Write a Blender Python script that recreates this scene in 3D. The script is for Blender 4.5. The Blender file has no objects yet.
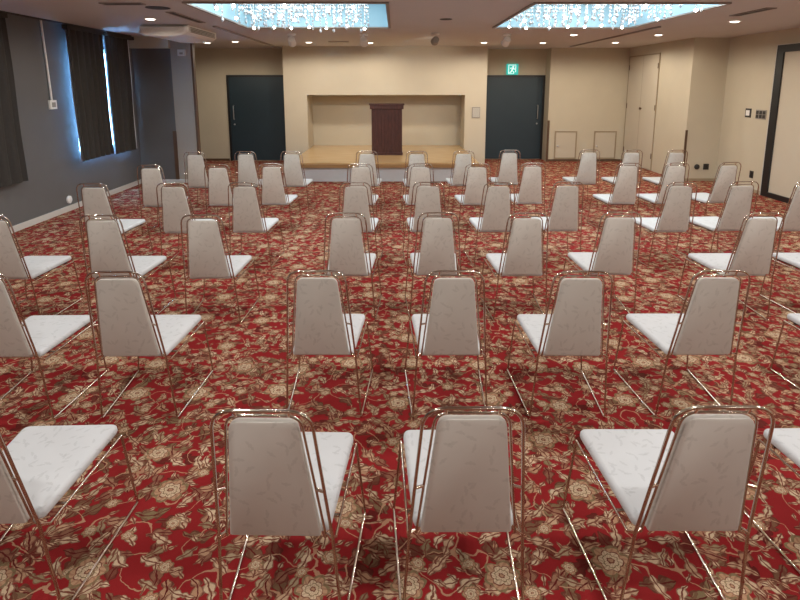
import bpy, bmesh, math, random
from mathutils import Vector, Matrix
R = math.radians
PI = math.pi
scene = bpy.context.scene
COL = scene.collection
random.seed(7)

# ------------------------------------------------------------------ helpers
def link(name, mesh, mat, parent=None):
    o = bpy.data.objects.new(name, mesh)
    COL.objects.link(o)
    if mat is not None:
        for m in (mat if isinstance(mat, (list, tuple)) else [mat]):
            mesh.materials.append(m)
    if parent is not None:
        o.parent = parent
    return o

def build(name, bm, mat, parent=None, smooth=None):
    bmesh.ops.recalc_face_normals(bm, faces=bm.faces[:])
    me = bpy.data.meshes.new(name)
    if smooth is not None:
        for f in bm.faces:
            f.smooth = True
        for e in bm.edges:
            if len(e.link_faces) == 2 and e.calc_face_angle(0) > R(smooth):
                e.smooth = False
    bm.to_mesh(me)
    bm.free()
    return link(name, me, mat, parent)

def tag(o, label, cat, group=None):
    o['label'] = label
    o['category'] = cat
    if group:
        o['group'] = group
    return o

def thing(name, label, cat, loc=(0, 0, 0), rz=0.0, group=None):
    o = bpy.data.objects.new(name, None)
    o.empty_display_size = 0.1
    COL.objects.link(o)
    o.location = loc
    o.rotation_euler = (0, 0, rz)
    return tag(o, label, cat, group)

def struct(name, bm, mat, parent=None, smooth=None):
    o = build(name, bm, mat, parent, smooth)
    if parent is None:
        o['kind'] = 'structure'
    return o

def box(bm, x0, y0, z0, x1, y1, z1, bevel=0.0, mi=0):
    vs = [bm.verts.new(p) for p in ((x0, y0, z0), (x1, y0, z0), (x1, y1, z0), (x0, y1, z0),
                                    (x0, y0, z1), (x1, y0, z1), (x1, y1, z1), (x0, y1, z1))]
    fs = [bm.faces.new([vs[i] for i in q]) for q in
          ((0, 3, 2, 1), (4, 5, 6, 7), (0, 1, 5, 4), (1, 2, 6, 5), (2, 3, 7, 6), (3, 0, 4, 7))]
    for f in fs:
        f.material_index = mi
    if bevel > 0:
        es = list({e for f in fs for e in f.edges})
        bmesh.ops.bevel(bm, geom=es, offset=bevel, segments=2, affect='EDGES', profile=0.5)
    return bm

def B(*a, **k):
    return box(bmesh.new(), *a, **k)

def quad(bm, pts, mi=0):
    f = bm.faces.new([bm.verts.new(p) for p in pts])
    f.material_index = mi
    return f

def fillet(pts, rad, n=6):
    """Round the inner corners of a polyline."""
    pts = [Vector(p) for p in pts]
    out = [pts[0]]
    for i in range(1, len(pts) - 1):
        a, b, c = pts[i - 1], pts[i], pts[i + 1]
        r = rad[i] if isinstance(rad, (list, tuple)) else rad
        d1, d2 = (a - b), (c - b)
        l = min(r, d1.length * 0.49, d2.length * 0.49)
        p0, p2 = b + d1.normalized() * l, b + d2.normalized() * l
        for k in range(n + 1):
            t = k / n
            out.append(p0 * (1 - t) ** 2 + b * 2 * t * (1 - t) + p2 * t * t)
    out.append(pts[-1])
    return out

def tube(bm, pts, r, seg=10, cap=True):
    pts = [Vector(p) for p in pts]
    t0 = (pts[1] - pts[0]).normalized()
    up = Vector((0, 0, 1)) if abs(t0.z) < 0.9 else Vector((1, 0, 0))
    nrm = (up - t0 * up.dot(t0)).normalized()
    rings = []
    for i, p in enumerate(pts):
        if i == 0:
            t = t0
        elif i == len(pts) - 1:
            t = (pts[i] - pts[i - 1]).normalized()
        else:
            t = ((pts[i + 1] - pts[i]).normalized() + (pts[i] - pts[i - 1]).normalized()).normalized()
        nrm = (nrm - t * nrm.dot(t)).normalized()
        bi = t.cross(nrm)
        rings.append([bm.verts.new(p + (nrm * math.cos(2 * PI * k / seg) + bi * math.sin(2 * PI * k / seg)) * r) for k in range(seg)])
    for a, b in zip(rings[:-1], rings[1:]):
        for k in range(seg):
            bm.faces.new((a[k], a[(k + 1) % seg], b[(k + 1) % seg], b[k]))
    if cap:
        bm.faces.new(rings[0][::-1])
        bm.faces.new(rings[-1])
    return bm

def lathe(bm, prof, seg=24, c=(0, 0, 0), cap0=True, cap1=True):
    rings = []
    for r, z in prof:
        rings.append([bm.verts.new((c[0] + r * math.cos(2 * PI * k / seg), c[1] + r * math.sin(2 * PI * k / seg), c[2] + z)) for k in range(seg)])
    for a, b in zip(rings[:-1], rings[1:]):
        for k in range(seg):
            bm.faces.new((a[k], a[(k + 1) % seg], b[(k + 1) % seg], b[k]))
    if cap0:
        bm.faces.new(rings[0][::-1])
    if cap1:
        bm.faces.new(rings[-1])
    return bm

def round_poly(pts, rads, n=6):
    """Closed convex polygon with rounded corners (2-D)."""
    out = []
    N = len(pts)
    for i in range(N):
        a, b, c = Vector(pts[i - 1]), Vector(pts[i]), Vector(pts[(i + 1) % N])
        d1, d2 = a - b, c - b
        l = min(rads[i], d1.length * 0.45, d2.length * 0.45)
        p0, p2 = b + d1.normalized() * l, b + d2.normalized() * l
        for k in range(n + 1):
            t = k / n
            out.append(p0 * (1 - t) ** 2 + b * 2 * t * (1 - t) + p2 * t * t)
    return out

def inset(poly, d):
    N = len(poly)
    out = []
    area = sum(poly[i].x * poly[(i + 1) % N].y - poly[(i + 1) % N].x * poly[i].y for i in range(N))
    s = 1 if area > 0 else -1
    for i in range(N):
        t = (poly[(i + 1) % N] - poly[i - 1]).normalized()
        nrm = Vector((-t.y, t.x)) * s
        out.append(poly[i] + nrm * d)
    return out

def cushion(bm, poly, layers, place):
    """Stack inset copies of a 2-D outline: layers = [(inset, depth)], place(u, v, depth) -> 3-D point."""
    rings = []
    for d, h in layers:
        rings.append([bm.verts.new(place(p.x, p.y, h)) for p in inset(poly, d)])
    n = len(poly)
    for a, b in zip(rings[:-1], rings[1:]):
        for k in range(n):
            bm.faces.new((a[k], a[(k + 1) % n], b[(k + 1) % n], b[k]))
    bm.faces.new(rings[0][::-1])
    bm.faces.new(rings[-1])
    return bm

# ------------------------------------------------------------------ materials
class X:
    """A tiny expression builder for shader maths."""
    def __init__(s, nt, v): s.nt, s.v = nt, v
    def _op(s, op, *o):
        n = s.nt.nodes.new('ShaderNodeMath'); n.operation = op
        for i, a in enumerate((s,) + o):
            if isinstance(a, X): s.nt.links.new(a.v, n.inputs[i])
            else: n.inputs[i].default_value = a
        return X(s.nt, n.outputs[0])
    def __add__(s, o): return s._op('ADD', o)
    __radd__ = __add__
    def __sub__(s, o): return s._op('SUBTRACT', o)
    def __rsub__(s, o): return (s * -1.0) + o
    def __mul__(s, o): return s._op('MULTIPLY', o)
    __rmul__ = __mul__
    def __truediv__(s, o): return s._op('DIVIDE', o)
    def lt(s, o): return s._op('LESS_THAN', o)
    def gt(s, o): return s._op('GREATER_THAN', o)
    def cos(s): return s._op('COSINE')
    def sin(s): return s._op('SINE')
    def abs(s): return s._op('ABSOLUTE')
    def sqrt(s): return s._op('SQRT')
    def atan2(s, o): return s._op('ARCTAN2', o)
    def clamp01(s): 
        r = s._op('ADD', 0.0); r.v.node.use_clamp = True; return r

def new_mat(name):
    m = bpy.data.materials.new(name)
    m.use_nodes = True
    nt = m.node_tree
    return m, nt, nt.nodes['Principled BSDF']

def rgb(c): return (c[0], c[1], c[2], 1.0)

def plain(name, color, rough=0.6, metal=0.0, noise=0.0, scale=8.0, bump=0.0, bscale=60.0, spec=None, emit=None, estr=0.0):
    m, nt, b = new_mat(name)
    b.inputs['Base Color'].default_value = rgb(color)
    b.inputs['Roughness'].default_value = rough
    b.inputs['Metallic'].default_value = metal
    if spec is not None:
        b.inputs['Specular IOR Level'].default_value = spec
    tc = nt.nodes.new('ShaderNodeTexCoord')
    if noise > 0:
        n = nt.nodes.new('ShaderNodeTexNoise'); n.inputs['Scale'].default_value = scale; n.inputs['Detail'].default_value = 6
        nt.links.new(tc.outputs['Object'], n.inputs['Vector'])
        r = nt.nodes.new('ShaderNodeMixRGB')
        r.inputs[1].default_value = rgb([c * (1 - noise) for c in color]); r.inputs[2].default_value = rgb([min(1, c * (1 + noise)) for c in color])
        nt.links.new(n.outputs[0], r.inputs[0]); nt.links.new(r.outputs[0], b.inputs['Base Color'])
    if bump > 0:
        n = nt.nodes.new('ShaderNodeTexNoise'); n.inputs['Scale'].default_value = bscale; n.inputs['Detail'].default_value = 4
        nt.links.new(tc.outputs['Object'], n.inputs['Vector'])
        bp = nt.nodes.new('ShaderNodeBump'); bp.inputs['Strength'].default_value = bump; bp.inputs['Distance'].default_value = 0.01
        nt.links.new(n.outputs[0], bp.inputs['Height']); nt.links.new(bp.outputs[0], b.inputs['Normal'])
    if emit is not None:
        b.inputs['Emission Color'].default_value = rgb(emit); b.inputs['Emission Strength'].default_value = estr
    return m

def mix(nt, fac, a, b):
    n = nt.nodes.new('ShaderNodeMixRGB')
    if isinstance(fac, X): nt.links.new(fac.v, n.inputs[0])
    else: n.inputs[0].default_value = fac
    for i, c in ((1, a), (2, b)):
        if isinstance(c, (tuple, list)): n.inputs[i].default_value = rgb(c)
        else: nt.links.new(c, n.inputs[i])
    return n.outputs[0]

def sep(nt, vec):
    n = nt.nodes.new('ShaderNodeSeparateXYZ'); nt.links.new(vec, n.inputs[0])
    return X(nt, n.outputs[0]), X(nt, n.outputs[1]), X(nt, n.outputs[2])

def cell(nt, pos, pitch, rand, off):
    """Scattered motif centres: offset from the nearest centre and its random numbers."""
    va = nt.nodes.new('ShaderNodeVectorMath'); va.operation = 'ADD'
    nt.links.new(pos, va.inputs[0]); va.inputs[1].default_value = (off[0], off[1], 0)
    v = nt.nodes.new('ShaderNodeTexVoronoi'); v.voronoi_dimensions = '2D'; v.feature = 'F1'
    v.inputs['Scale'].default_value = 1.0 / pitch; v.inputs['Randomness'].default_value = rand
    nt.links.new(va.outputs[0], v.inputs['Vector'])
    d = nt.nodes.new('ShaderNodeVectorMath'); d.operation = 'SUBTRACT'
    nt.links.new(va.outputs[0], d.inputs[0]); nt.links.new(v.outputs['Position'], d.inputs[1])
    x, y, _ = sep(nt, d.outputs[0])
    r, g, b = sep(nt, v.outputs['Color'])
    return x, y, r, g, b

def carpet_material():
    m, nt, b = new_mat('floral_carpet')
    geo = nt.nodes.new('ShaderNodeTexCoord')
    # a small wobble keeps the drawn motifs from looking like ruled shapes
    wn = nt.nodes.new('ShaderNodeTexNoise'); wn.inputs['Scale'].default_value = 26; wn.inputs['Detail'].default_value = 2
    nt.links.new(geo.outputs['Object'], wn.inputs['Vector'])
    ws = nt.nodes.new('ShaderNodeVectorMath'); ws.operation = 'SUBTRACT'; ws.inputs[1].default_value = (.5, .5, .5)
    nt.links.new(wn.outputs['Color'], ws.inputs[0])
    wm = nt.nodes.new('ShaderNodeVectorMath'); wm.operation = 'SCALE'; wm.inputs['Scale'].default_value = 0.022
    nt.links.new(ws.outputs[0], wm.inputs[0])
    wa = nt.nodes.new('ShaderNodeVectorMath'); wa.operation = 'ADD'
    nt.links.new(geo.outputs['Object'], wa.inputs[0]); nt.links.new(wm.outputs[0], wa.inputs[1])
    pos = wa.outputs[0]
    RED, RED2, DARK = (.290, .020, .021), (.215, .014, .015), (.115, .014, .012)
    TAN, CREAM, OLIVE, BROWN = (.44, .255, .150), (.60, .455, .30), (.215, .155, .080), (.170, .055, .034)
    n = nt.nodes.new('ShaderNodeTexNoise'); n.inputs['Scale'].default_value = 5; n.inputs['Detail'].default_value = 2
    nt.links.new(pos, n.inputs['Vector'])
    col = mix(nt, X(nt, n.outputs[0]), RED2, RED)

    def leaf(col, pitch, L, W, off, ca, cb, edge, keep, lobes=62.0):
        x, y, r1, r2, r3 = cell(nt, pos, pitch, .85, off)
        a = r1 * 6.283
        c, s = a.cos(), a.sin()
        u = x * c + y * s
        v = y * c - x * s
        v = v + (u * u - L * L * .4) * ((r2 - .5) * 14.0)
        un = u / L
        body = (1.0 - un * un)
        w = body * ((u * lobes + v.abs() * 40.0).cos().abs() * .55 + .45) * W
        inside = v.abs().lt(w) * un.abs().lt(1.0) * r3.lt(keep)
        rim = v.abs().gt(w * .72)
        rib = v.abs().lt(.0028)
        vein = ((u * lobes * 2.0 - v.abs() * 150.0).sin()).gt(.55)
        cc = mix(nt, r2, ca, cb)
        cc = mix(nt, vein * .45, cc, edge)
        cc = mix(nt, (rim * .75 + rib).clamp01(), cc, edge)
        return mix(nt, inside, col, cc)

    # curling stems
    sn = nt.nodes.new('ShaderNodeTexNoise'); sn.inputs['Scale'].default_value = 6.5; sn.inputs['Detail'].default_value = 0.5
    nt.links.new(pos, sn.inputs['Vector'])
    stem = (X(nt, sn.outputs[0]) - .5).abs().lt(.0085)
    col = leaf(col, .130, .075, .040, (3.1, 7.7), OLIVE, DARK, DARK, .70, 50)
    col = mix(nt, stem * .85, col, TAN)
    col = leaf(col, .105, .060, .030, (0.0, 0.0), TAN, BROWN, DARK, .66)
    col = leaf(col, .110, .055, .025, (11.3, 4.2), TAN, CREAM, BROWN, .70, 70)
    col = leaf(col, .120, .048, .021, (5.3, 14.9), CREAM, OLIVE, BROWN, .80, 75)
    col = leaf(col, .062, .026, .011, (17.3, 2.9), TAN, CREAM, BROWN, .50, 120)
    # peony flowers
    for pitch, R0, off, keep in ((.170, .033, (21.0, 3.0), .55), (.38, .079, (8.0, 31.0), .93)):
        x, y, r1, r2, r3 = cell(nt, pos, pitch, .55, off)
        rr = (x * x + y * y).sqrt()
        a = y.atan2(x) + r1 * 6.283
        size = (r2 * .3 + .8) * R0
        live = r3.lt(keep)
        fl = None
        prev = None
        for k, (f, ph, ca) in enumerate(((1.0, 0.0, OLIVE), (.86, .3, TAN), (.66, 1.1, BROWN), (.60, 1.1, CREAM), (.42, 2.0, OLIVE), (.36, 2.0, CREAM), (.17, .5, BROWN), (.10, .5, TAN))):
            e = ((a * 3.0 + ph).cos().abs() * .24 + .76) * f
            ins = rr.lt(e * size) * live
            streak = (a * 17.0 + rr * 90.0).sin().gt(.35)
            cc = mix(nt, streak * .35, ca, BROWN)
            col = mix(nt, ins, col, cc)
    # fibre variation
    fn = nt.nodes.new('ShaderNodeTexNoise'); fn.inputs['Scale'].default_value = 420; fn.inputs['Detail'].default_value = 2
    nt.links.new(geo.outputs['Object'], fn.inputs['Vector'])
    hs = nt.nodes.new('ShaderNodeHueSaturation')
    nt.links.new((X(nt, fn.outputs[0]) * .9 + .55).v, hs.inputs['Value'])
    nt.links.new(col, hs.inputs['Color'])
    nt.links.new(hs.outputs[0], b.inputs['Base Color'])
    b.inputs['Roughness'].default_value = .95
    b.inputs['Specular IOR Level'].default_value = .08
    bp = nt.nodes.new('ShaderNodeBump'); bp.inputs['Strength'].default_value = .5; bp.inputs['Distance'].default_value = .004
    nt.links.new(fn.outputs[0], bp.inputs['Height']); nt.links.new(bp.outputs[0], b.inputs['Normal'])
    return m

def fabric_material(name, ca, cb, sprig):
    """Pale grey-beige cloth with faint darker leaf sprigs."""
    m, nt, b = new_mat(name)
    tc = nt.nodes.new('ShaderNodeTexCoord')
    # each chair's cloth is cut from a different place of the bolt
    oi = nt.nodes.new('ShaderNodeObjectInfo')
    sh = nt.nodes.new('ShaderNodeVectorMath'); sh.operation = 'ADD'
    comb = nt.nodes.new('ShaderNodeCombineXYZ')
    rx = X(nt, oi.outputs['Random']) * 9.0
    nt.links.new(rx.v, comb.inputs[0]); nt.links.new((rx * 2.3).v, comb.inputs[1])
    # on the back the pattern runs over x/z, on the seat over x/y: x and (y + z) covers both
    x, y, z = sep(nt, tc.outputs['Object'])
    c2 = nt.nodes.new('ShaderNodeCombineXYZ'); nt.links.new(x.v, c2.inputs[0]); nt.links.new((y + z).v, c2.inputs[1])
    nt.links.new(c2.outputs[0], sh.inputs[0]); nt.links.new(comb.outputs[0], sh.inputs[1])
    pos = sh.outputs[0]
    col = (.535, .478, .425)
    n = nt.nodes.new('ShaderNodeTexNoise'); n.inputs['Scale'].default_value = 9; n.inputs['Detail'].default_value = 4
    nt.links.new(pos, n.inputs['Vector'])
    col = mix(nt, X(nt, n.outputs[0]), ca, cb)
    for pitch, L, W, off in ((.044, .019, .0065, (0, 0)), (.055, .016, .006, (4, 9))):
        px, py, r1, r2, r3 = cell(nt, pos, pitch, .9, off)
        a = r1 * 6.283
        c, s = a.cos(), a.sin()
        u = px * c + py * s; v = py * c - px * s
        v = v + (u * u) * ((r2 - .5) * 30.0)
        un = u / L
        w = (1.0 - un * un) * ((u * 260.0).cos().abs() * .5 + .5) * W
        ins = v.abs().lt(w) * un.abs().lt(1.0) * r3.lt(.55)
        col = mix(nt, ins * .38, col, sprig)
    nt.links.new(col, b.inputs['Base Color'])
    b.inputs['Roughness'].default_value = .75
    b.inputs['Specular IOR Level'].default_value = .25
    b.inputs['Sheen Weight'].default_value = .15
    wv = nt.nodes.new('ShaderNodeTexNoise'); wv.inputs['Scale'].default_value = 500
    nt.links.new(tc.outputs['Object'], wv.inputs['Vector'])
    bp = nt.nodes.new('ShaderNodeBump'); bp.inputs['Strength'].default_value = .15; bp.inputs['Distance'].default_value = .002
    nt.links.new(wv.outputs[0], bp.inputs['Height']); nt.links.new(bp.outputs[0], b.inputs['Normal'])
    return m

def wood_material(name, ca, cb, sc, rough, axis='x'):
    m, nt, b = new_mat(name)
    tc = nt.nodes.new('ShaderNodeTexCoord')
    mp = nt.nodes.new('ShaderNodeMapping')
    mp.inputs['Scale'].default_value = (1, 12, 12) if axis == 'x' else (14, 14, 1)
    nt.links.new(tc.outputs['Object'], mp.inputs['Vector'])
    n = nt.nodes.new('ShaderNodeTexNoise'); n.inputs['Scale'].default_value = sc; n.inputs['Detail'].default_value = 6
    nt.links.new(mp.outputs[0], n.inputs['Vector'])
    r = nt.nodes.new('ShaderNodeValToRGB')
    r.color_ramp.elements[0].position = .3; r.color_ramp.elements[0].color = rgb(ca)
    r.color_ramp.elements[1].position = .7; r.color_ramp.elements[1].color = rgb(cb)
    nt.links.new(n.outputs[0], r.inputs[0]); nt.links.new(r.outputs[0], b.inputs['Base Color'])
    b.inputs['Roughness'].default_value = rough
    return m

M = {}
M['carpet'] = carpet_material()
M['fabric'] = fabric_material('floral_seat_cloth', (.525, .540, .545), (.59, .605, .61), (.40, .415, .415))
M['fabric_back'] = fabric_material('floral_back_cloth', (.510, .482, .428), (.580, .550, .492), (.405, .38, .335))  # seat cloth toned darker and warmer, standing in for shade on the backs
M['chrome'] = plain('champagne_chrome', (.54, .475, .41), .12, 1.0)
M['chrome2'] = plain('polished_bracket', (.80, .69, .59), .14, 1.0)
M['pan'] = plain('dark_seat_pan', (.035, .03, .028), .6)
M['beige'] = plain('beige_wallpaper', (.555, .495, .375), .85, noise=.05, scale=3, bump=.12, bscale=180)
M['beige2'] = plain('pale_beige_wallpaper', (.555, .495, .39), .85, noise=.04, scale=3, bump=.12, bscale=180)
M['grey'] = plain('grey_wallpaper', (.125, .122, .120), .8, noise=.08, scale=3, bump=.12, bscale=150)
M['beige_shaded'] = plain('shaded_beige_wallpaper', (.36, .315, .26), .85, noise=.05, scale=3, bump=.12, bscale=180)  # beige wallpaper darkened in colour to imitate shade on the stub end
M['ceil'] = plain('ceiling_paint', (.58, .56, .54), .9, noise=.04, scale=2, bump=.1, bscale=120)
M['door'] = plain('dark_teal_door_paint', (.017, .036, .050), .42, noise=.1, scale=4)
M['black'] = plain('black_frame', (.012, .012, .013), .4)
M['white'] = plain('white_plastic', (.82, .81, .78), .45)
M['offwhite'] = plain('white_paint', (.58, .56, .52), .6)
M['skirt'] = plain('pale_grey_skirt', (.50, .48, .465), .7, noise=.04)
M['trim'] = plain('brown_trim', (.10, .055, .03), .5)
M['line'] = plain('tan_trim_line', (.33, .26, .17), .6)
M['slot'] = plain('dark_slot', (.03, .025, .022), .6)
M['ceiltrim'] = plain('ceiling_edge_trim', (.30, .265, .235), .7)
M['coffer'] = plain('coffer_blue_paint', (.42, .68, .80), .5)
M['curtain'] = plain('charcoal_curtain', (.032, .028, .024), .9, noise=.2, scale=30, bump=.2, bscale=300)
M['lining'] = plain('pale_curtain_lining', (.75, .77, .80), .9)
M['deck'] = wood_material('stage_deck_wood', (.50, .32, .14), (.64, .44, .22), 2.5, .16)
M['deckedge'] = wood_material('stage_edge_wood', (.27, .14, .05), (.36, .20, .08), 3, .35)
M['lectern'] = wood_material('dark_red_lectern_wood', (.035, .010, .008), (.105, .033, .024), 6, .4, 'z')
M['steel'] = plain('brushed_steel', (.6, .6, .6), .3, 1.0)
M['grille'] = plain('grey_grille', (.30, .28, .25), .7, noise=.2, scale=200)
M['lamp'] = plain('warm_lamp_disc', (1, .9, .75), .5, emit=(1.0, .90, .76), estr=4.0)
M['bulb'] = plain('bulb_glow', (1, 1, 1), .5, emit=(1.0, .97, .90), estr=38.0)
M['exit'] = plain('exit_green', (.0, .25, .18), .5, emit=(.03, .40, .35), estr=1.0)
M['exitw'] = plain('exit_white', (.8, .9, .9), .5, emit=(.6, .95, .88), estr=.9)
def crystal():
    m, nt, b = new_mat('cut_crystal')
    b.inputs['Base Color'].default_value = (.93, .97, 1, 1)
    b.inputs['Roughness'].default_value = .06
    b.inputs['Metallic'].default_value = .35
    b.inputs['Transmission Weight'].default_value = .35
    b.inputs['IOR'].default_value = 1.5
    return m
M['crystal'] = crystal()
def glass():
    m, nt, b = new_mat('window_glass')
    tr = nt.nodes.new('ShaderNodeBsdfTransparent'); tr.inputs[0].default_value = (.92, .97, 1, 1)
    gl = nt.nodes.new('ShaderNodeBsdfGlossy'); gl.inputs['Roughness'].default_value = .02
    mx = nt.nodes.new('ShaderNodeMixShader'); mx.inputs[0].default_value = .06
    nt.links.new(tr.outputs[0], mx.inputs[1]); nt.links.new(gl.outputs[0], mx.inputs[2])
    nt.links.new(mx.outputs[0], nt.nodes['Material Output'].inputs['Surface'])
    nt.nodes.remove(b)
    return m
M['glass'] = glass()

# ------------------------------------------------------------------ room
XL, XR, YB, YN, ZC = -4.65, 6.0, 13.5, -6.0, 2.6
struct('floor', (lambda bm: (quad(bm, [(XL - .3, YN, 0), (XR + .3, YN, 0), (XR + .3, YB + .3, 0), (XL - .3, YB + .3, 0)]), bm)[1])(bmesh.new()), M['carpet'])

# ceiling with two coffer openings
CO = [(-2.15, 6.04, -0.10, 8.48), (1.46, 6.04, 3.44, 8.48)]
bm = bmesh.new()
xs = [XL - .3, -2.15, -0.10, 1.46, 3.44, XR + .3]
ys = [YN, 6.04, 8.48, YB + .3]
for i in range(5):
    for j in range(3):
        if j == 1 and i in (1, 3):
            continue
        quad(bm, [(xs[i], ys[j], ZC), (xs[i + 1], ys[j], ZC), (xs[i + 1], ys[j + 1], ZC), (xs[i], ys[j + 1], ZC)])
bmesh.ops.remove_doubles(bm, verts=bm.verts[:], dist=1e-5)
struct('ceiling', bm, M['ceil'])
CT = 3.02
for k, (x0, y0, x1, y1) in enumerate(CO):
    bm = bmesh.new()
    quad(bm, [(x0, y0, ZC), (x1, y0, ZC), (x1, y0, CT), (x0, y0, CT)])
    quad(bm, [(x0, y1, ZC), (x1, y1, ZC), (x1, y1, CT), (x0, y1, CT)])
    quad(bm, [(x0, y0, ZC), (x0, y1, ZC), (x0, y1, CT), (x0, y0, CT)])
    quad(bm, [(x1, y0, ZC), (x1, y1, ZC), (x1, y1, CT), (x1, y0, CT)])
    quad(bm, [(x0, y0, CT), (x1, y0, CT), (x1, y1, CT), (x0, y1, CT)])
    struct('ceiling_coffer_%d' % (k + 1), bm, M['coffer'])
    bm = bmesh.new()
    t, h = .035, .018
    box(bm, x0 - t, y0 - t, ZC - h, x1 + t, y0, ZC - .001)
    box(bm, x0 - t, y1, ZC - h, x1 + t, y1 + t, ZC - .001)
    box(bm, x0 - t, y0, ZC - h, x0, y1, ZC - .001)
    box(bm, x1, y0, ZC - h, x1 + t, y1, ZC - .001)
    struct('trim_%d' % (k + 1), bm, M['ceiltrim'])
for k, (x0, x1) in enumerate(((-2.62, -2.58), (3.80, 3.84))):
    struct('trim_%d' % (k + 3), B(x0, 8.35, ZC - .022, x1, 12.54, ZC - .001), M['ceiltrim'])

# left wall with the window opening
WY0, WY1, WZ0, WZ1 = 8.26, 9.92, .74, 2.31
bm = bmesh.new()
def wallbox(bm, y0, y1, z0, z1):
    box(bm, XL - .16, y0, z0, XL, y1, z1)
wallbox(bm, YN, WY0, 0, ZC); wallbox(bm, WY1, YB + .3, 0, ZC); wallbox(bm, WY0, WY1, 0, WZ0); wallbox(bm, WY0, WY1, WZ1, ZC)
struct('wall_left', bm, M['grey'])
bm = bmesh.new()
fx0, fx1 = XL - .12, XL - .07
for (a, b_, c, d) in ((WY0, WY0 + .04, WZ0, WZ1), (WY1 - .04, WY1, WZ0, WZ1), ((WY0 + WY1) / 2 - .08, (WY0 + WY1) / 2 - .04, WZ0, WZ1), (WY0, WY1, WZ0, WZ0 + .04), (WY0, WY1, WZ1 - .04, WZ1)):
    box(bm, fx0, a, c, fx1, b_, d)
win = struct('window_1', bm, M['white'])
build('pane', B(XL - .10, WY0 + .02, WZ0 + .02, XL - .094, WY1 - .02, WZ1 - .02), M['glass'], win)

struct('wall_right', B(XR, YN, 0, XR + .16, 10.3, ZC), M['beige'])
struct('wall_near', B(XL - .16, YN - .15, 0, XR + .16, YN, ZC), M['beige'])
# far walls: door wall, stage panel with its alcove, right section, closet block
bm = bmesh.new()
box(bm, XL, 13.30, 0, -2.45, 13.45, ZC)
struct('wall_back_left', bm, M['beige'])
PX0, PX1, PY, AX0, AX1, AZ, AY, SZ = -2.455, 2.02, 12.55, -1.95, 1.545, 1.553, 13.36, .36
bm = bmesh.new()
box(bm, PX0, PY, 0, AX0, 13.6, ZC)
box(bm, AX1, PY, 0, PX1, 13.6, ZC)
box(bm, AX0, PY, AZ, AX1, 13.6, ZC)
box(bm, AX0, AY, 0, AX1, 13.6, AZ)
bmesh.ops.remove_doubles(bm, verts=bm.verts[:], dist=1e-5)
struct('wall_stage', bm, M['beige2'])
struct('wall_back_door', B(PX1, 13.52, 0, 3.56, 13.65, ZC), M['beige'])
struct('wall_back_right', B(3.56, 13.10, 0, 5.36, 13.65, ZC), M['beige'])
struct('wall_closet', B(5.36, 10.30, 0, XR + .16, 13.65, ZC), M['beige'])
# stub wall on the left: dark facing then a beige edge, and a lighter beam on top
struct('wall_stub', B(XL, 10.20, 0, -3.97, 10.34, 2.40), M['grey'])
struct('wall_stub_end', B(-3.97, 10.20, 0, -3.62, 10.34, ZC), M['beige_shaded'])
struct('trim_beam', B(XL, 10.12, 2.40, -3.97, 10.34, ZC), M['beige'])
# baseboards and corner guards
struct('baseboard_left', B(XL, YN, 0, XL + .018, 10.2, .075), M['offwhite'])
struct('baseboard_stub', B(XL + .018, 10.185, 0, -3.62, 10.2, .06), M['offwhite'])
struct('baseboard_back_left', B(XL, 13.285, 0, -3.95, 13.3, .05), M['trim'])
struct('baseboard_back_right', B(3.56, 13.085, 0, 5.36, 13.1, .05), M['trim'])
struct('baseboard_closet', B(5.36, 10.285, 0, XR, 10.3, .05), M['line'])
struct('baseboard_right', B(XR - .015, YN, 0, XR, 10.285, .05), M['line'])
guards = [('brown corner guard at the left of the right-hand back door recess', 3.548, 13.06, 3.60, 13.10)]
def guard(name, x0, y0, x1, y1, z1):
    struct(name, B(x0, y0, 0.0, x1, y1, z1), M['trim'])
guard('trim_guard_left', -4.03, 10.188, -3.965, 10.2, .95)
guard('trim_guard_door', 3.55, 13.09, 3.60, 13.1, .96)
guard('trim_guard_closet', 5.345, 10.285, 5.385, 10.3, .95)
# vertical dark strip on the stub's inner end
struct('trim_stub_edge', B(-3.62, 10.22, .45, -3.585, 10.32, ZC), M['trim'])

# ------------------------------------------------------------------ doors
def steel_door(name, x0, x1, y, hx, z1=2.0):
    fr = bmesh.new()
    t = .05
    box(fr, x0, y - .03, 0, x0 + t, y, z1); box(fr, x1 - t, y - .03, 0, x1, y, z1); box(fr, x0 + t, y - .03, z1 - t, x1 - t, y, z1)
    d = struct(name, fr, M['black'])
    leaf = build('door_leaf', B(x0 + t, y - .018, .01, x1 - t, y - .001, z1 - t, bevel=.003), M['door'], d)
    h = bmesh.new()
    tube(h, fillet([(hx, y - .018, .98), (hx, y - .065, .98), (hx, y - .065, 1.30), (hx, y - .018, 1.30)], .02), .011)
    build('handle', h, M['steel'], leaf, smooth=40)
    lk = lathe(bmesh.new(), [(.02, 0), (.02, .012), (.012, .016)], 14)
    bmesh.ops.transform(lk, matrix=Matrix.Translation((hx, y - .018, .86)) @ Matrix.Rotation(PI / 2, 4, 'X'), verts=lk.verts[:])
    build('lock', lk, M['steel'], leaf, smooth=40)
    return d
steel_door('door_1', -3.92, -2.46, 13.30, -3.78)
steel_door('door_2', 2.06, 3.555, 13.52, 3.40)

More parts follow.
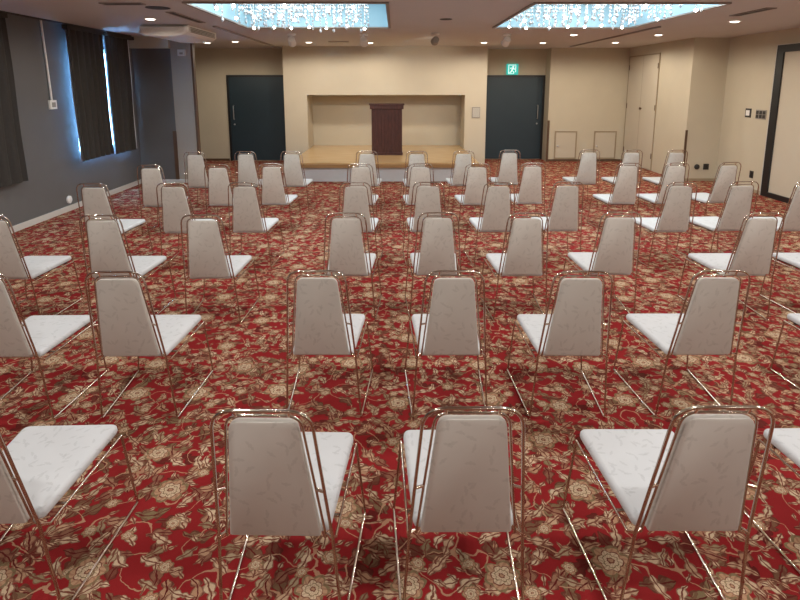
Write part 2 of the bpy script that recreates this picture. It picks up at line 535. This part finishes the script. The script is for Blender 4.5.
# closet double door in the side wall, cream leaves outlined by a thin frame
def closet():
    x = 5.36
    y0, y1, z1 = 11.56, 13.06, 2.41
    fr = bmesh.new()
    for a in ((y0, y0 + .022, 0, z1), (y1 - .022, y1, 0, z1), (y0, y1, z1 - .022, z1)):
        box(fr, x - .018, a[0], a[2], x, a[1], a[3])
    d = struct('door_3', fr, M['line'])
    ym = (y0 + y1) / 2
    for s, (a, b_) in enumerate(((y0 + .026, ym - .004), (ym + .004, y1 - .026))):
        lf = build('door_leaf', B(x - .014, a, .02, x - .0005, b_, z1 - .026), M['beige2'], d)
        hb = bmesh.new()
        for z in (.25, 1.25, 2.1):
            yy = a + .012 if s == 0 else b_ - .012
            box(hb, x - .024, yy - .012, z, x - .014, yy + .012, z + .11)
        build('hinge', hb, M['trim'], lf)
        if s == 0:
            kb = lathe(bmesh.new(), [(.012, 0), (.012, .02), (.028, .025), (.028, .04), (.015, .048)], 16)
            bmesh.ops.transform(kb, matrix=Matrix.Translation((x - .014, ym - .06, 1.27)) @ Matrix.Rotation(-PI / 2, 4, 'Y'), verts=kb.verts[:])
            build('knob', kb, M['trim'], lf, smooth=40)
    g = build('center_seam', B(x - .016, ym - .004, .02, x - .002, ym + .004, z1 - .026), M['line'], d)
closet()

# wide black-framed sliding door in the right wall
def right_door():
    x, y1, y0, z1 = XR, 8.92, 6.6, 2.37
    t = .15
    fr = bmesh.new()
    box(fr, x - .05, y1 - t, 0, x, y1, z1); box(fr, x - .05, y0, 0, x, y0 + t, z1)
    box(fr, x - .05, y0 + t, z1 - .11, x, y1 - t, z1); box(fr, x - .05, y0 + t, 0, x, y1 - t, .08)
    d = struct('door_4', fr, M['black'])
    build('door_panel', B(x - .025, y0 + t, .08, x - .001, y1 - t, z1 - .11), M['beige2'], d)
    e = bmesh.new()
    box(e, x - .056, y1, 0, x, y1 + .012, z1 + .012); box(e, x - .056, y0, z1, x, y1, z1 + .012)
    build('edge_trim', e, M['offwhite'], d)
right_door()

# small access hatches
for k, (x0, x1, lab) in enumerate(((3.735, 4.255, 'small cream wall hatch outlined in tan, nearer the dark exit door'),
                                   (4.655, 5.185, 'small cream wall hatch outlined in tan, nearer the closet doors'))):
    y = 13.1
    t = thing('wall_hatch', lab, 'hatch', (x0, y, .06), 0, 'wall hatches')
    w, h = x1 - x0, .65
    fr = bmesh.new()
    for q in ((0, .03, 0, h), (w - .03, w, 0, h), (.03, w - .03, h - .03, h), (.03, w - .03, 0, .03)):
        box(fr, q[0], -.014, q[2], q[1], -.0005, q[3])
    build('frame', fr, M['line'], t)
    build('hatch_panel', B(.03, -.008, .03, w - .03, -.0005, h - .03), M['beige2'], t)
    kb = lathe(bmesh.new(), [(.02, 0), (.02, .02), (.01, .026)], 14)
    bmesh.ops.transform(kb, matrix=Matrix.Translation((.075, -.008, .30)) @ Matrix.Rotation(PI / 2, 4, 'X'), verts=kb.verts[:])
    build('knob', kb, M['steel'], t, smooth=40)

# ------------------------------------------------------------------ stage and lectern
st = thing('stage_platform', 'low wooden stage platform with polished tan deck and pale grey front', 'stage', (0, 0, 0))
bm = bmesh.new()
box(bm, AX0 + .004, 10.24, SZ - .03, AX1 - .004, AY - .004, SZ)
build('deck', bm, M['deck'], st)
build('edge_board', B(AX0 + .004, 10.235, SZ - .095, AX1 - .004, 10.27, SZ - .03), M['deckedge'], st)
build('side_board', B(AX0 + .004, 10.27, SZ - .095, AX0 + .03, 12.545, SZ - .03), M['deckedge'], st)
build('side_board', B(AX1 - .03, 10.27, SZ - .095, AX1 - .004, 12.545, SZ - .03), M['deckedge'], st)
build('skirt', B(AX0 + .05, 10.29, 0.0, AX1 - .05, 12.54, SZ - .095), M['skirt'], st)

def lectern():
    cx, y0, z = -.172, 11.39, SZ
    t = thing('lectern', 'dark red wooden lectern with vertical grooves standing on the stage', 'lectern', (cx, y0, z))
    w, d, h = .31, .46, 1.03
    bm = bmesh.new()
    n = 9
    pw = (2 * w) / n
    for i in range(n):
        x0 = -w + i * pw
        box(bm, x0 + .004, 0, .05, x0 + pw - .004, .02, h - .10, bevel=.003)
    box(bm, -w + .002, .012, .05, w - .002, .03, h - .10)
    build('front_panel', bm, M['lectern'], t)
    for s in (-1, 1):
        build('side_panel', B(s * w - (.022 if s > 0 else 0), .03, .05, s * w + (0 if s > 0 else .022), d, h - .10), M['lectern'], t)
    build('plinth', B(-w - .012, -.012, 0, w + .012, d + .01, .05, bevel=.004), M['lectern'], t)
    build('shelf', B(-w + .022, .03, .55, w - .022, d, .572), M['lectern'], t)
    build('cornice', B(-w - .03, -.03, h - .10, w + .03, d + .01, h - .02, bevel=.006), M['lectern'], t)
    bm = bmesh.new()
    vs = [(-w - .045, -.045, h - .02), (w + .045, -.045, h - .02), (w + .045, d + .02, h - .02), (-w - .045, d + .02, h - .02),
          (-w - .045, -.045, h + .015), (w + .045, -.045, h + .015), (w + .045, d + .02, h - .005), (-w - .045, d + .02, h - .005)]
    v = [bm.verts.new(p) for p in vs]
    for q in ((0, 3, 2, 1), (4, 5, 6, 7), (0, 1, 5, 4), (1, 2, 6, 5), (2, 3, 7, 6), (3, 0, 4, 7)):
        bm.faces.new([v[i] for i in q])
    build('reading_top', bm, M['lectern'], t)
lectern()

# ------------------------------------------------------------------ curtains
def curtain(label, y0t, y1t, y0b, y1b, z0, z1, folds, seed, flare=0.0, ret=0.0):
    rnd = random.Random(seed)
    t = thing('curtain', label, 'curtain', (0, 0, 0), 0, 'charcoal curtains on the left wall')
    def sheet(x, amp, inset_, thick, ret=0.0):
        bm = bmesh.new()
        nu, nv = folds * 10, 14
        ph = [rnd.uniform(-.5, .5) for _ in range(folds + 2)]
        front, back = [], []
        for side, lst in ((0, front), (1, back)):
            for j in range(nv + 1):
                v = j / nv
                row = []
                for i in range(nu + 1):
                    u = i / nu
                    ya = y0t + (y0b - y0t) * v + inset_; yb = y1t + (y1b - y1t) * v - inset_
                    k = u * folds
                    a = amp * (.65 + .35 * v) * (1 + .35 * ph[int(k)])
                    wv = math.sin(2 * PI * k + .6 * ph[int(k)]) + .3 * math.sin(4 * PI * k + 1.3)
                    y = ya + (yb - ya) * u + .008 * math.sin(9 * v + 5 * u)
                    row.append(bm.verts.new((x + flare * (1 - u) ** 2 * (.3 + .7 * v) - ret * u ** 10 + a * wv * (1 - u ** 10 * (ret > 0)) - side * thick, y, z1 + (z0 - z1) * v)))
                lst.append(row)
        for lst in (front, back):
            for j in range(nv):
                for i in range(nu):
                    bm.faces.new((lst[j][i], lst[j][i + 1], lst[j + 1][i + 1], lst[j + 1][i]))
        for i in range(nu):
            bm.faces.new((front[0][i], front[0][i + 1], back[0][i + 1], back[0][i]))
            bm.faces.new((front[nv][i], front[nv][i + 1], back[nv][i + 1], back[nv][i]))
        for j in range(nv):
            bm.faces.new((front[j][0], front[j + 1][0], back[j + 1][0], back[j][0]))
            bm.faces.new((front[j][nu], front[j + 1][nu], back[j + 1][nu], back[j][nu]))
        return bm
    build('drape', sheet(XL + .115, .022, 0, .004, ret), M['curtain'], t, smooth=60)
    build('lining', sheet(XL + .070, .006, .045, .003), M['lining'], t, smooth=60)
    build('heading', B(XL + .075, y0t, z1 - .04, XL + .15, y1t, z1 + .015), M['curtain'], t)
curtain('long charcoal curtain at the edge of the picture, nearest the camera', 5.5, 6.80, 5.5, 6.84, .60, 2.565, 7, 1)
curtain('wide charcoal curtain with blue daylight glowing along its near edge', 8.00, 8.98, 8.00, 9.00, .68, 2.565, 6, 2, .055)
curtain('narrower charcoal curtain between two bright slits of window light', 9.065, 10.0, 9.085, 9.97, .66, 2.565, 4, 3, 0.0, .092)
# shared curtain rail
tag(build('curtain_rail', B(XL + .095, 5.3, 2.581, XL + .135, 9.95, 2.599), M['slot']), 'dark curtain rail along the ceiling above the charcoal curtains', 'rail')

# ------------------------------------------------------------------ wall fittings
t = thing('wall_control', 'small white square control box under a white conduit on grey wall', 'switch', (XL, 7.70, 1.50))
build('conduit', tube(bmesh.new(), [(.018, -.015, .06), (.018, -.06, ZC - 1.502)], .013), M['white'], t, smooth=40)
build('plate', B(.0005, -.075, -.06, .03, .075, .06, bevel=.004), M['white'], t)
build('button', B(.03, -.04, -.032, .034, .04, .032), M['grille'], t)
bm = lathe(bmesh.new(), [(.055, 0), (.055, .02), (.04, .03)], 20)
bmesh.ops.transform(bm, matrix=Matrix.Translation((XL, 7.85, .16)) @ Matrix.Rotation(PI / 2, 4, 'Y'), verts=bm.verts[:])
tag(build('wall_outlet', bm, M['white'], None, smooth=40), 'round white outlet cover low on the grey wall above the baseboard', 'outlet')
# box on the beige stub
t = thing('wall_mounted_sensor', 'small white box high on the beige wall end under the air conditioner', 'sensor', (-3.76, 10.2, 2.28))
build('housing', B(-.07, -.06, -.01, .07, -.0005, .10, bevel=.01), M['offwhite'], t)
build('lens', B(-.03, -.068, .015, .03, -.06, .05, bevel=.003), M['grille'], t)

t = thing('wall_speaker', 'small grey speaker grille on the beige wall beside the stage alcove', 'speaker', (1.795, PY, 1.05))
build('frame', B(-.09, -.02, 0, .09, -.0005, .24, bevel=.004), M['grille'], t)
bm = bmesh.new()
for i in range(9):
    box(bm, -.075, -.024, .02 + i * .023, .075, -.02, .033 + i * .023)
build('grille', bm, M['offwhite'], t)

# exit sign: running figure and doorway on green
t = thing('exit_sign', 'glowing green exit sign above the dark door right of the stage', 'sign', (2.765, 13.52, 2.01))
build('housing', B(-.135, -.06, 0, .135, -.0005, .25, bevel=.004), M['exit'], t)
bm = bmesh.new()
def plate(bm, pts):
    vs0 = [bm.verts.new((x, -.060, z)) for x, z in pts]
    vs1 = [bm.verts.new((x, -.063, z)) for x, z in pts]
    bm.faces.new(vs1)
    for i in range(len(pts)):
        j = (i + 1) % len(pts)
        bm.faces.new((vs0[i], vs0[j], vs1[j], vs1[i]))
plate(bm, [(-.10, .02), (-.085, .02), (-.085, .215), (.065, .215), (.065, .06), (.08, .06), (.08, .23), (-.10, .23)])
plate(bm, [(-.085, .02), (.01, .02), (.01, .03), (-.085, .03)])
c = [(.015 + .021 * math.cos(a * PI / 6), .185 + .021 * math.sin(a * PI / 6)) for a in range(12)]
plate(bm, c)
for q in ([(.005, .165), (.03, .15), (-.005, .09), (-.035, .10)], [(-.005, .165), (.005, .15), (-.05, .135), (-.065, .155)],
          [(.028, .155), (.038, .145), (.062, .12), (.052, .11), (.022, .135)], [(-.035, .10), (-.012, .09), (-.03, .055), (-.07, .04), (-.075, .055), (-.045, .07)],
          [(-.015, .095), (.005, .09), (.04, .065), (.03, .02), (.015, .022), (.022, .057)]):
    plate(bm, q)
build('pictogram', bm, M['exitw'], t)

# sockets on the pillar face and fittings on the right wall
bm = lathe(bmesh.new(), [(.05, 0), (.05, .012), (.035, .018)], 18)
bmesh.ops.transform(bm, matrix=Matrix.Translation((5.62, 10.3, .268)) @ Matrix.Rotation(PI / 2, 4, 'X'), verts=bm.verts[:])
tag(build('wall_outlet', bm, M['slot'], None, smooth=40), 'round dark outlet low on the beige pillar, left of the square one', 'outlet')
t = thing('wall_outlet', 'square dark outlet low on the beige pillar, right of the round one', 'outlet', (5.79, 10.3, .215))
build('plate', B(-.05, -.012, 0, .05, -.0005, .11, bevel=.002), M['slot'], t)
build('socket', B(-.02, -.016, .02, .02, -.012, .09), M['black'], t)
t = thing('wall_outlet', 'dark outlet low on the right wall below the light switches', 'outlet', (XR, 9.27, .225))
build('plate', B(-.012, -.045, 0, -.0005, .045, .12, bevel=.002), M['slot'], t)
build('socket', B(-.016, -.02, .02, -.012, .02, .10), M['black'], t)
t = thing('light_switch', 'white square switch plate on the right wall, beside the wider grey panel', 'switch', (XR, 9.54, 1.225))
build('plate', B(-.012, -.075, 0, -.0005, .075, .15, bevel=.002), M['slot'], t)
build('rocker', B(-.02, -.045, .03, -.012, .045, .12, bevel=.002), M['white'], t)
t = thing('switch_panel', 'wide grey switch panel on the right wall near the black-framed door', 'switch', (XR, 9.20, 1.215))
build('plate', B(-.012, -.13, 0, -.0005, .13, .15, bevel=.002), M['grille'], t)
for j in range(3):
    for i in range(2):
        y = -.085 + j * .085
        build('rocker', B(-.018, y - .03, .015 + i * .063, -.012, y + .03, .07 + i * .063), M['slot'], t)

# ------------------------------------------------------------------ ceiling fittings
# air conditioner: its curved end cap faces the camera
t = thing('air_conditioner', 'white ceiling air conditioner with a bulging front near the left wall', 'air conditioner', (-3.26, 8.2, ZC))
bm = bmesh.new()
prof = [(-.33, -.001), (.33, -.001), (.33, -.09), (.27, -.135), (.12, -.158), (-.08, -.162), (-.26, -.150), (-.33, -.125)]
a = [bm.verts.new((x, 0.03, z)) for x, z in prof]; b_ = [bm.verts.new((x, 1.30, z)) for x, z in prof]
bm.faces.new(a[::-1]); bm.faces.new(b_)
for i in range(len(prof)):
    bm.faces.new((a[i], a[(i + 1) % len(prof)], b_[(i + 1) % len(prof)], b_[i]))
build('casing', bm, M['white'], t)
bm = bmesh.new()
prof2 = [(-.34, -.02), (.34, -.02), (.34, -.095), (.27, -.142), (.10, -.168), (-.10, -.168), (-.27, -.156), (-.34, -.125)]
rings = []
for (y, s) in ((.03, 1.0), (.0, 1.0), (-.03, .94), (-.045, .82)):
    rings.append([bm.verts.new((x * s, y, -.10 + (z + .10) * s)) for x, z in prof2])
for p, q in zip(rings[:-1], rings[1:]):
    for i in range(len(prof2)):
        bm.faces.new((p[i], p[(i + 1) % len(prof2)], q[(i + 1) % len(prof2)], q[i]))
bm.faces.new(rings[-1])
bm.faces.new(rings[0])
build('end_cap', bm, M['white'], t, smooth=50)
bm = bmesh.new()
for k in range(4):
    box(bm, .332, .12, -.035 - k * .02, .338, 1.2, -.025 - k * .02)
build('outlet_slats', bm, M['grille'], t)

# downlights
warm = (1.0, .89, .74)
DL = [(-3.14, 7.49, 'warm downlight above the front end of the air conditioner'),
      (-3.74, 11.53, 'warm downlight just behind the air conditioner, nearest the grey stub wall'),
      (-3.10, 11.22, 'warm downlight in front of the left dark door'),
      (-1.70, 11.38, 'warm downlight over the left half of the stage'),
      (-.50, 11.50, 'warm downlight over the lectern'),
      (1.76, 11.43, 'warm downlight over the right edge of the stage wall'),
      (2.94, 11.47, 'warm downlight in front of the exit door'),
      (3.00, 9.70, 'warm downlight just behind the right chandelier'),
      (4.36, 11.40, 'warm downlight above the two wall hatches'),
      (4.43, 9.70, 'warm downlight in front of the closet pillar'),
      (4.52, 7.70, 'warm downlight nearest the black-framed door'),
      ]
proto = None
def make_downlight():
    t = thing('downlight', '', 'downlight', (0, 0, ZC), 0, 'recessed downlights')
    build('trim_ring', lathe(bmesh.new(), [(.062, -.001), (.082, -.001), (.082, -.008), (.062, -.008)], 24, cap0=False, cap1=False), M['white'], t, smooth=30)
    build('diffuser', lathe(bmesh.new(), [(.060, -.002), (.060, -.008), (.050, -.016), (.030, -.020)], 24), M['lamp'], t, smooth=30)
    return t
def dup(root, loc, rz=None):
    r = root.copy(); COL.objects.link(r); r.location = loc
    if rz is not None:
        r.rotation_euler = (0, 0, rz)
    for ch in list(root.children):
        c = ch.copy(); COL.objects.link(c); c.parent = r
    return r
def lamp_spot(x, y, z, power, color=warm, size=176, target=None, blend=.35, soft=.06):
    l = bpy.data.lights.new('downlight_beam', 'SPOT')
    l.energy = power; l.color = color; l.spot_size = R(size); l.spot_blend = blend; l.shadow_soft_size = soft
    o = bpy.data.objects.new('downlight_beam', l); COL.objects.link(o)
    o.location = (x, y, z)
    if target:
        o.rotation_euler = (Vector(target) - Vector((x, y, z))).to_track_quat('-Z', 'Y').to_euler()
    return o
P_DOWN = 52
for k, (x, y, lab) in enumerate(DL):
    if proto is None:
        proto = make_downlight(); d = proto; d.location = (x, y, ZC)
    else:
        d = dup(proto, (x, y, ZC))
    d['label'] = lab
    lamp_spot(x, y, ZC - .04, P_DOWN * (.6 if x < -3 else 1.0))
# unseen downlights added above and behind the camera to raise the brightness
P_NEAR = 60
for y in (5.3, 2.9, .5, -1.9, -4.3):
    for x in (-3.3, -1.1, 1.1, 3.0, 4.7):
        d = dup(proto, (x, y, ZC))
        d['label'] = 'added unseen downlight in the ceiling outside the picture, brightening the chairs'
        d['group'] = 'added downlights outside the picture'
        lamp_spot(x, y, ZC - .04, P_NEAR if y > 0 else 24, color=(1.0, .975, .95))

# surface spotlights in front of the stage
def spotlight(x, y, label, aim, mat):
    t = thing('spotlight', label, 'spotlight', (x, y, ZC), 0, 'stage spotlights')
    build('base_plate', lathe(bmesh.new(), [(.07, -.001), (.07, -.02), (.05, -.03)], 20), M['white'], t, smooth=40)
    build('stem', tube(bmesh.new(), [(0, 0, -.03), (0, 0, -.07)], .012), M['white'], t, smooth=40)
    h = bmesh.new()
    lathe(h, [(.03, -.07), (.055, -.06), (.06, .03), (.066, .08), (.060, .08), (.052, .06)], 20)
    dirv = (Vector(aim) - Vector((x, y, ZC - .11))).normalized()
    mt = Matrix.Translation((0, 0, -.115)) @ dirv.to_track_quat('Z', 'Y').to_matrix().to_4x4()
    bmesh.ops.transform(h, matrix=mt, verts=h.verts[:])
    hd = build('lamp_head', h, mat, t, smooth=40)
    ln = lathe(bmesh.new(), [(.052, .061), (.052, .066), (.03, .070)], 20)
    bmesh.ops.transform(ln, matrix=mt, verts=ln.verts[:])
    build('lens', ln, M['lamp'], hd, smooth=40)
    p = Vector((x, y, ZC - .115)) + dirv * .12
    return p
for (x, y, lab, aim, mat, pw) in (
        (-1.72, 9.62, 'white cylinder spotlight on the ceiling behind the left chandelier, left of its twin', (-1.7, 12.4, .9), M['white'], 60),
        (-.52, 9.62, 'white cylinder spotlight hanging behind the right corner of the left chandelier', (-.4, 12.3, .9), M['white'], 60),
        (.66, 9.5, 'dark-bodied ceiling spotlight between the two chandeliers aimed at the stage wall', (.45, 12.5, 2.05), M['grille'], 60),
        (1.86, 9.62, 'white spotlight on the ceiling behind the left corner of the right chandelier', (1.4, 12.4, 1.0), M['white'], 60)):
    p = spotlight(x, y, lab, aim, mat)
    lamp_spot(p.x, p.y, p.z, pw, size=50, target=aim, soft=.03, blend=.9)

# vents
def vent(loc, w, d, label, rz=0):
    t = thing('ceiling_vent', label, 'vent', (loc[0], loc[1], ZC), rz, 'ceiling vents')
    fr = bmesh.new()
    for q in ((-w, -d, w, -d + .015), (-w, d - .015, w, d), (-w, -d + .015, -w + .015, d - .015), (w - .015, -d + .015, w, d - .015)):
        box(fr, q[0], q[1], -.012, q[2], q[3], -.001)
    build('frame', fr, M['ceiltrim'], t)
    build('slot', B(-w + .015, -d + .015, -.006, w - .015, d - .015, -.001), M['slot'], t)
vent((-2.85, 6.14), .22, .06, 'dark slot vent in the ceiling at the top edge of the picture')
vent((-1.10, 11.25), .20, .05, 'dark slot vent in the ceiling in front of the stage wall')
vent((4.15, 6.75), .06, .35, 'dark slot vent in the ceiling beside the right chandelier')
vent((-2.62, 7.35), .05, .55, 'long slot vent in the ceiling between left chandelier and air conditioner')
tag(build('ceiling_speaker', lathe(bmesh.new(), [(.13, -.001), (.13, -.006), (.11, -.009)], 24, c=(-2.62, 6.47, ZC)), M['slot'], None, smooth=30), 'round dark ceiling speaker beside the left chandelier', 'speaker')
tag(build('ceiling_speaker', lathe(bmesh.new(), [(.08, -.001), (.08, -.006), (.07, -.009)], 24, c=(.657, 7.51, ZC)), M['slot'], None, smooth=30), 'round dark ceiling speaker between the two chandeliers', 'speaker')

# chandeliers
def octa(bm, c, r, h):
    x, y, z = c
    t = bm.verts.new((x, y, z + h)); b_ = bm.verts.new((x, y, z - h))
    a = random.uniform(0, PI / 2)
    q = [bm.verts.new((x + r * math.cos(a + k * PI / 2), y + r * math.sin(a + k * PI / 2), z)) for k in range(4)]
    for k in range(4):
        bm.faces.new((q[k], q[(k + 1) % 4], t)); bm.faces.new((q[(k + 1) % 4], q[k], b_))
def chandelier(x0, x1, y0, y1, label, seed):
    random.seed(seed)
    cx, cy = (x0 + x1) / 2, (y0 + y1) / 2
    t = thing('crystal_chandelier', label, 'chandelier', (cx, cy, CT), 0, 'coffer chandeliers')
    w, d = (x1 - x0) / 2, (y1 - y0) / 2
    build('ceiling_plate', B(-w, -d, -.03, w, d, -.001), M['white'], t)
    bm = bmesh.new()
    nx, ny = 18, 7
    for i in range(nx):
        for j in range(ny):
            x = -w + (i + .5) * 2 * w / nx + random.uniform(-.02, .02)
            y = -d + (j + .5) * 2 * d / ny + random.uniform(-.04, .04)
            L = random.uniform(.22, .44)
            z = -.03
            while z > -L:
                octa(bm, (x, y, z - .022), random.uniform(.010, .019), .021)
                z -= .044
            octa(bm, (x, y, z - .03), .022, .034)
    s = build('crystal_strands', bm, M['crystal'], t)
    s['kind'] = 'stuff'
    for j, yy in enumerate((-.86, 0.0, .9)):
        for i in range(7):
            xx = -w + (i + .5 + random.uniform(-.22, .22)) * 2 * w / 7
            z = -.415 - random.uniform(.0, .055)
            bm = bmesh.new()
            bmesh.ops.create_icosphere(bm, subdivisions=2, radius=.018, matrix=Matrix.Translation((xx, yy * d, z)))
            b2 = build('bulb', bm, M['bulb'], t, smooth=80)
            sk = tube(bmesh.new(), [(xx, yy * d, z + .016), (xx, yy * d, -.03)], .006, 6)
            build('socket', sk, M['chrome2'], b2)
chandelier(-2.08, -.34, 6.12, 8.40, 'crystal chandelier in the lit ceiling recess over the left aisle', 3)
chandelier(1.53, 3.37, 6.12, 8.40, 'crystal chandelier in the lit ceiling recess toward the right wall', 4)
def area(name, x, y, z, sx, sy, power, color):
    l = bpy.data.lights.new(name, 'AREA'); l.shape = 'RECTANGLE'; l.size = sx; l.size_y = sy; l.energy = power; l.color = color
    o = bpy.data.objects.new(name, l); COL.objects.link(o); o.location = (x, y, z)
    return o
# the recess tubes that light each coffer
for (x0, y0, x1, y1) in CO:
    area('coffer_tube', (x0 + x1) / 2, y0 + .12, CT - .05, (x1 - x0) * .9, .08, 18, (.80, .93, 1.0))
    area('coffer_tube', (x0 + x1) / 2, (y0 + y1) / 2, CT - .05, (x1 - x0) * .9, (y1 - y0) * .8, 29, (.86, .95, 1.0))

# ------------------------------------------------------------------ banquet chairs
H = 1.75
def make_chair():
    t = thing('banquet_chair', '', 'chair', (0, 0, 0), 0, 'banquet chairs set out in rows')
    zb, zt, yt, wb, wt = .380, .821, -.083, .1425, .097
    lean = yt / (zt - zb)
    rt = .0052
    def bp(u, z, off=0.0):           # a point on the leaning back plane
        return (u, (z - zb) * lean + off, z)
    # padded back
    poly = round_poly([(-wb, zb), (wb, zb), (wt, zt), (-wt, zt)], [.012, .012, .030, .030])
    bm = bmesh.new()
    cushion(bm, poly, [(.004, -.002), (.001, -.0005), (0, .003), (0, .018), (.003, .026), (.008, .031), (.0105, .032)], lambda u, v, h: bp(u, v, h))
    build('backrest', bm, M['fabric_back'], t, smooth=50)
    # inner tube hugging the pad
    g = .0085
    pts = fillet([bp(-wb - g - .004, zb - .012, .010), bp(-wt - g, zt + .016, .010), bp(wt + g, zt + .016, .010), bp(wb + g + .004, zb - .012, .010)], [0, .045, .045, 0], 8)
    build('inner_back_tube', tube(bmesh.new(), pts, rt * .8), M['chrome'], t, smooth=60)
    # outer tube: the big hoop that runs into the rear legs
    zo, wo_t, wo_b = .866, .139, .177
    pts = fillet([bp(-wo_b, zb - .01, .0), bp(-wo_t, zo, -.008), bp(wo_t, zo, -.008), bp(wo_b, zb - .01, .0)], [0, .07, .07, 0], 8)
    build('outer_back_tube', tube(bmesh.new(), pts, rt), M['chrome'], t, smooth=60)
    # brackets between the two hoops
    for (u0, z0, u1, z1) in ((-.075, zt + .016, -.075, zo), (.075, zt + .016, .075, zo),
                             (-.136, .565, -.161, .565), (.136, .565, .161, .565),
                             (-.158, zb + .004, -.177, zb - .004), (.158, zb + .004, .177, zb - .004)):
        build('bracket', tube(bmesh.new(), [bp(u0, z0, .008), bp(u1, z1, -.002)], .0048, 8), M['chrome2'], t, smooth=60)
    # seat
    zs = .347
    wf, wr, yf, yr = .193, .162, .535, .050
    poly = round_poly([(-wr, yr), (wr, yr), (wf, yf), (-wf, yf)], [.02, .02, .036, .036])
    bm = bmesh.new()
    cushion(bm, poly, [(.010, .0), (.003, .004), (0, .011), (.0015, .024), (.006, .031), (.0145, .0345), (.0185, .0352)], lambda u, v, h: (u, v, zs + h + (.004 * v)))
    build('seat', bm, M['fabric'], t, smooth=50)
    bm = bmesh.new()
    poly2 = round_poly([(-wr, yr + .03), (wr, yr + .03), (wf, yf), (-wf, yf)], [.02, .02, .036, .036])
    cushion(bm, poly2, [(.022, -.012), (.018, -.0005)], lambda u, v, h: (u, v, zs + h + (.004 * v)))
    build('seat_pan', bm, M['pan'], t)
    # legs, rails and floor runners of each side
    for s in (-1, 1):
        top_r = Vector(bp(s * wo_b, zb - .01, .0))
        foot_r = Vector((s * .199, .030, .0062))
        foot_f = Vector((s * .230, .540, .0062))
        top_f = Vector((s * .200, .520, zs - .012))
        build('leg', tube(bmesh.new(), [top_r, foot_r], rt), M['chrome'], t, smooth=60)
        build('leg', tube(bmesh.new(), [top_f, foot_f], rt), M['chrome'], t, smooth=60)
        build('runner', tube(bmesh.new(), fillet([foot_f + Vector((0, .004, .012)), foot_f + Vector((0, 0, 0)), foot_r, foot_r + Vector((0, -.004, .012))], .01, 3), rt), M['chrome2'], t, smooth=60)
        build('seat_rail', tube(bmesh.new(), [top_f, (s * .180, .05, zs - .012), Vector(bp(s * (wo_b - .002), zb - .012, .004))], rt * .9), M['chrome2'], t, smooth=60)
    for y in (.14, .47):
        build('crossbar', tube(bmesh.new(), [(-.180, y, zs - .012), (.180, y, zs - .012)], .006, 8), M['chrome'], t, smooth=60)
    return t
# X, Y in camera heights, small turn in degrees, seat words
ROWS = [
    ('front row', [(-.752, .895, 1.5), (-.213, .865, -1.5), (.125, .870, -.3), (.530, .869, -.6), (.962, .870, .5)]),
    ('second row', [(-1.156, 1.540, .5), (-.780, 1.541, .5), (-.220, 1.545, -1.1), (.165, 1.540, 0), (.523, 1.534, -1.4), (.910, 1.537, -.3), (1.475, 1.535, 0)]),
    ('third row', [(-1.620, 2.235, 1), (-1.176, 2.230, .5), (-.775, 2.233, 1.3), (-.202, 2.262, -.3), (.175, 2.267, -.6), (.537, 2.256, 0), (.922, 2.268, -1.5), (1.495, 2.25, -.4), (1.900, 2.255, 0)]),
    ('fourth row', [(-1.600, 2.970, 0), (-1.184, 2.981, .4), (-.809, 2.992, .4), (-.213, 2.990, -.5), (.177, 2.995, 0), (.555, 2.994, .3), (.929, 3.006, 0), (1.531, 2.983, .1), (1.875, 3.003, 3.4), (2.227, 2.995, 0)]),
    ('fifth row', [(-1.601, 3.675, .2), (-1.171, 3.698, .5), (-.823, 3.727, .1), (-.232, 3.715, 0), (.166, 3.715, .5), (.544, 3.710, .8), (.918, 3.742, .2), (1.557, 3.732, -.1), (1.884, 3.745, 0), (2.248, 3.770, 7)]),
    ('back row', [(-1.563, 4.394, -.1), (-1.178, 4.430, 0), (-.817, 4.434, -.5), (-.225, 4.455, 0), (.170, 4.440, 0), (.542, 4.461, .5), (.918, 4.509, -.2), (1.565, 4.523, -.4), (1.906, 4.515, 0), (2.264, 4.505, 1)]),
]
SEATS = {10: ['window side of the left block', 'middle of the left block', 'aisle side of the left block',
              'leftmost seat of the middle block', 'second from left in the middle block', 'third from left in the middle block', 'rightmost seat of the middle block',
              'aisle side of the right block', 'middle of the right block', 'wall side of the right block']}
SEATS[9] = SEATS[10][:9]
SEATS[7] = SEATS[10][1:8]
SEATS[5] = ['cut off by the picture\'s left edge', 'second seat from the left', 'third seat from the left', 'fourth seat from the left', 'cut off by the picture\'s right edge']
ch0 = make_chair()
first = True
for rname, lst in ROWS:
    for (x, y, a), seat in zip(lst, SEATS[len(lst)]):
        loc = (x * H, y * H, 0)
        if first:
            c = ch0; c.location = loc; c.rotation_euler = (0, 0, R(a)); first = False
        else:
            c = dup(ch0, loc, R(a))
        c['label'] = 'pale chrome banquet chair, %s, %s' % (rname, seat)

# ------------------------------------------------------------------ world, camera, colour
w = bpy.data.worlds.new('daylight'); scene.world = w; w.use_nodes = True
bg = w.node_tree.nodes['Background']
bg.inputs[0].default_value = (.26, .56, 1.0, 1); bg.inputs[1].default_value = 42.0

cam = bpy.data.cameras.new('camera'); cam.sensor_width = 36; cam.lens = 25.2; cam.shift_y = -.13751
cam.clip_start = .05
co = bpy.data.objects.new('camera', cam); COL.objects.link(co)
co.location = (0, 0, H); co.rotation_euler = (PI / 2 - .183725, 0, -.008363)
scene.camera = co
scene.view_settings.view_transform = 'Standard'
scene.view_settings.look = 'None'
scene.view_settings.exposure = 0.1
scene.view_settings.gamma = 1.0
scene.view_settings.use_curve_mapping = False
scene.cycles.max_bounces = 8
scene.cycles.sample_clamp_indirect = 6.0
scene.cycles.use_denoising = True
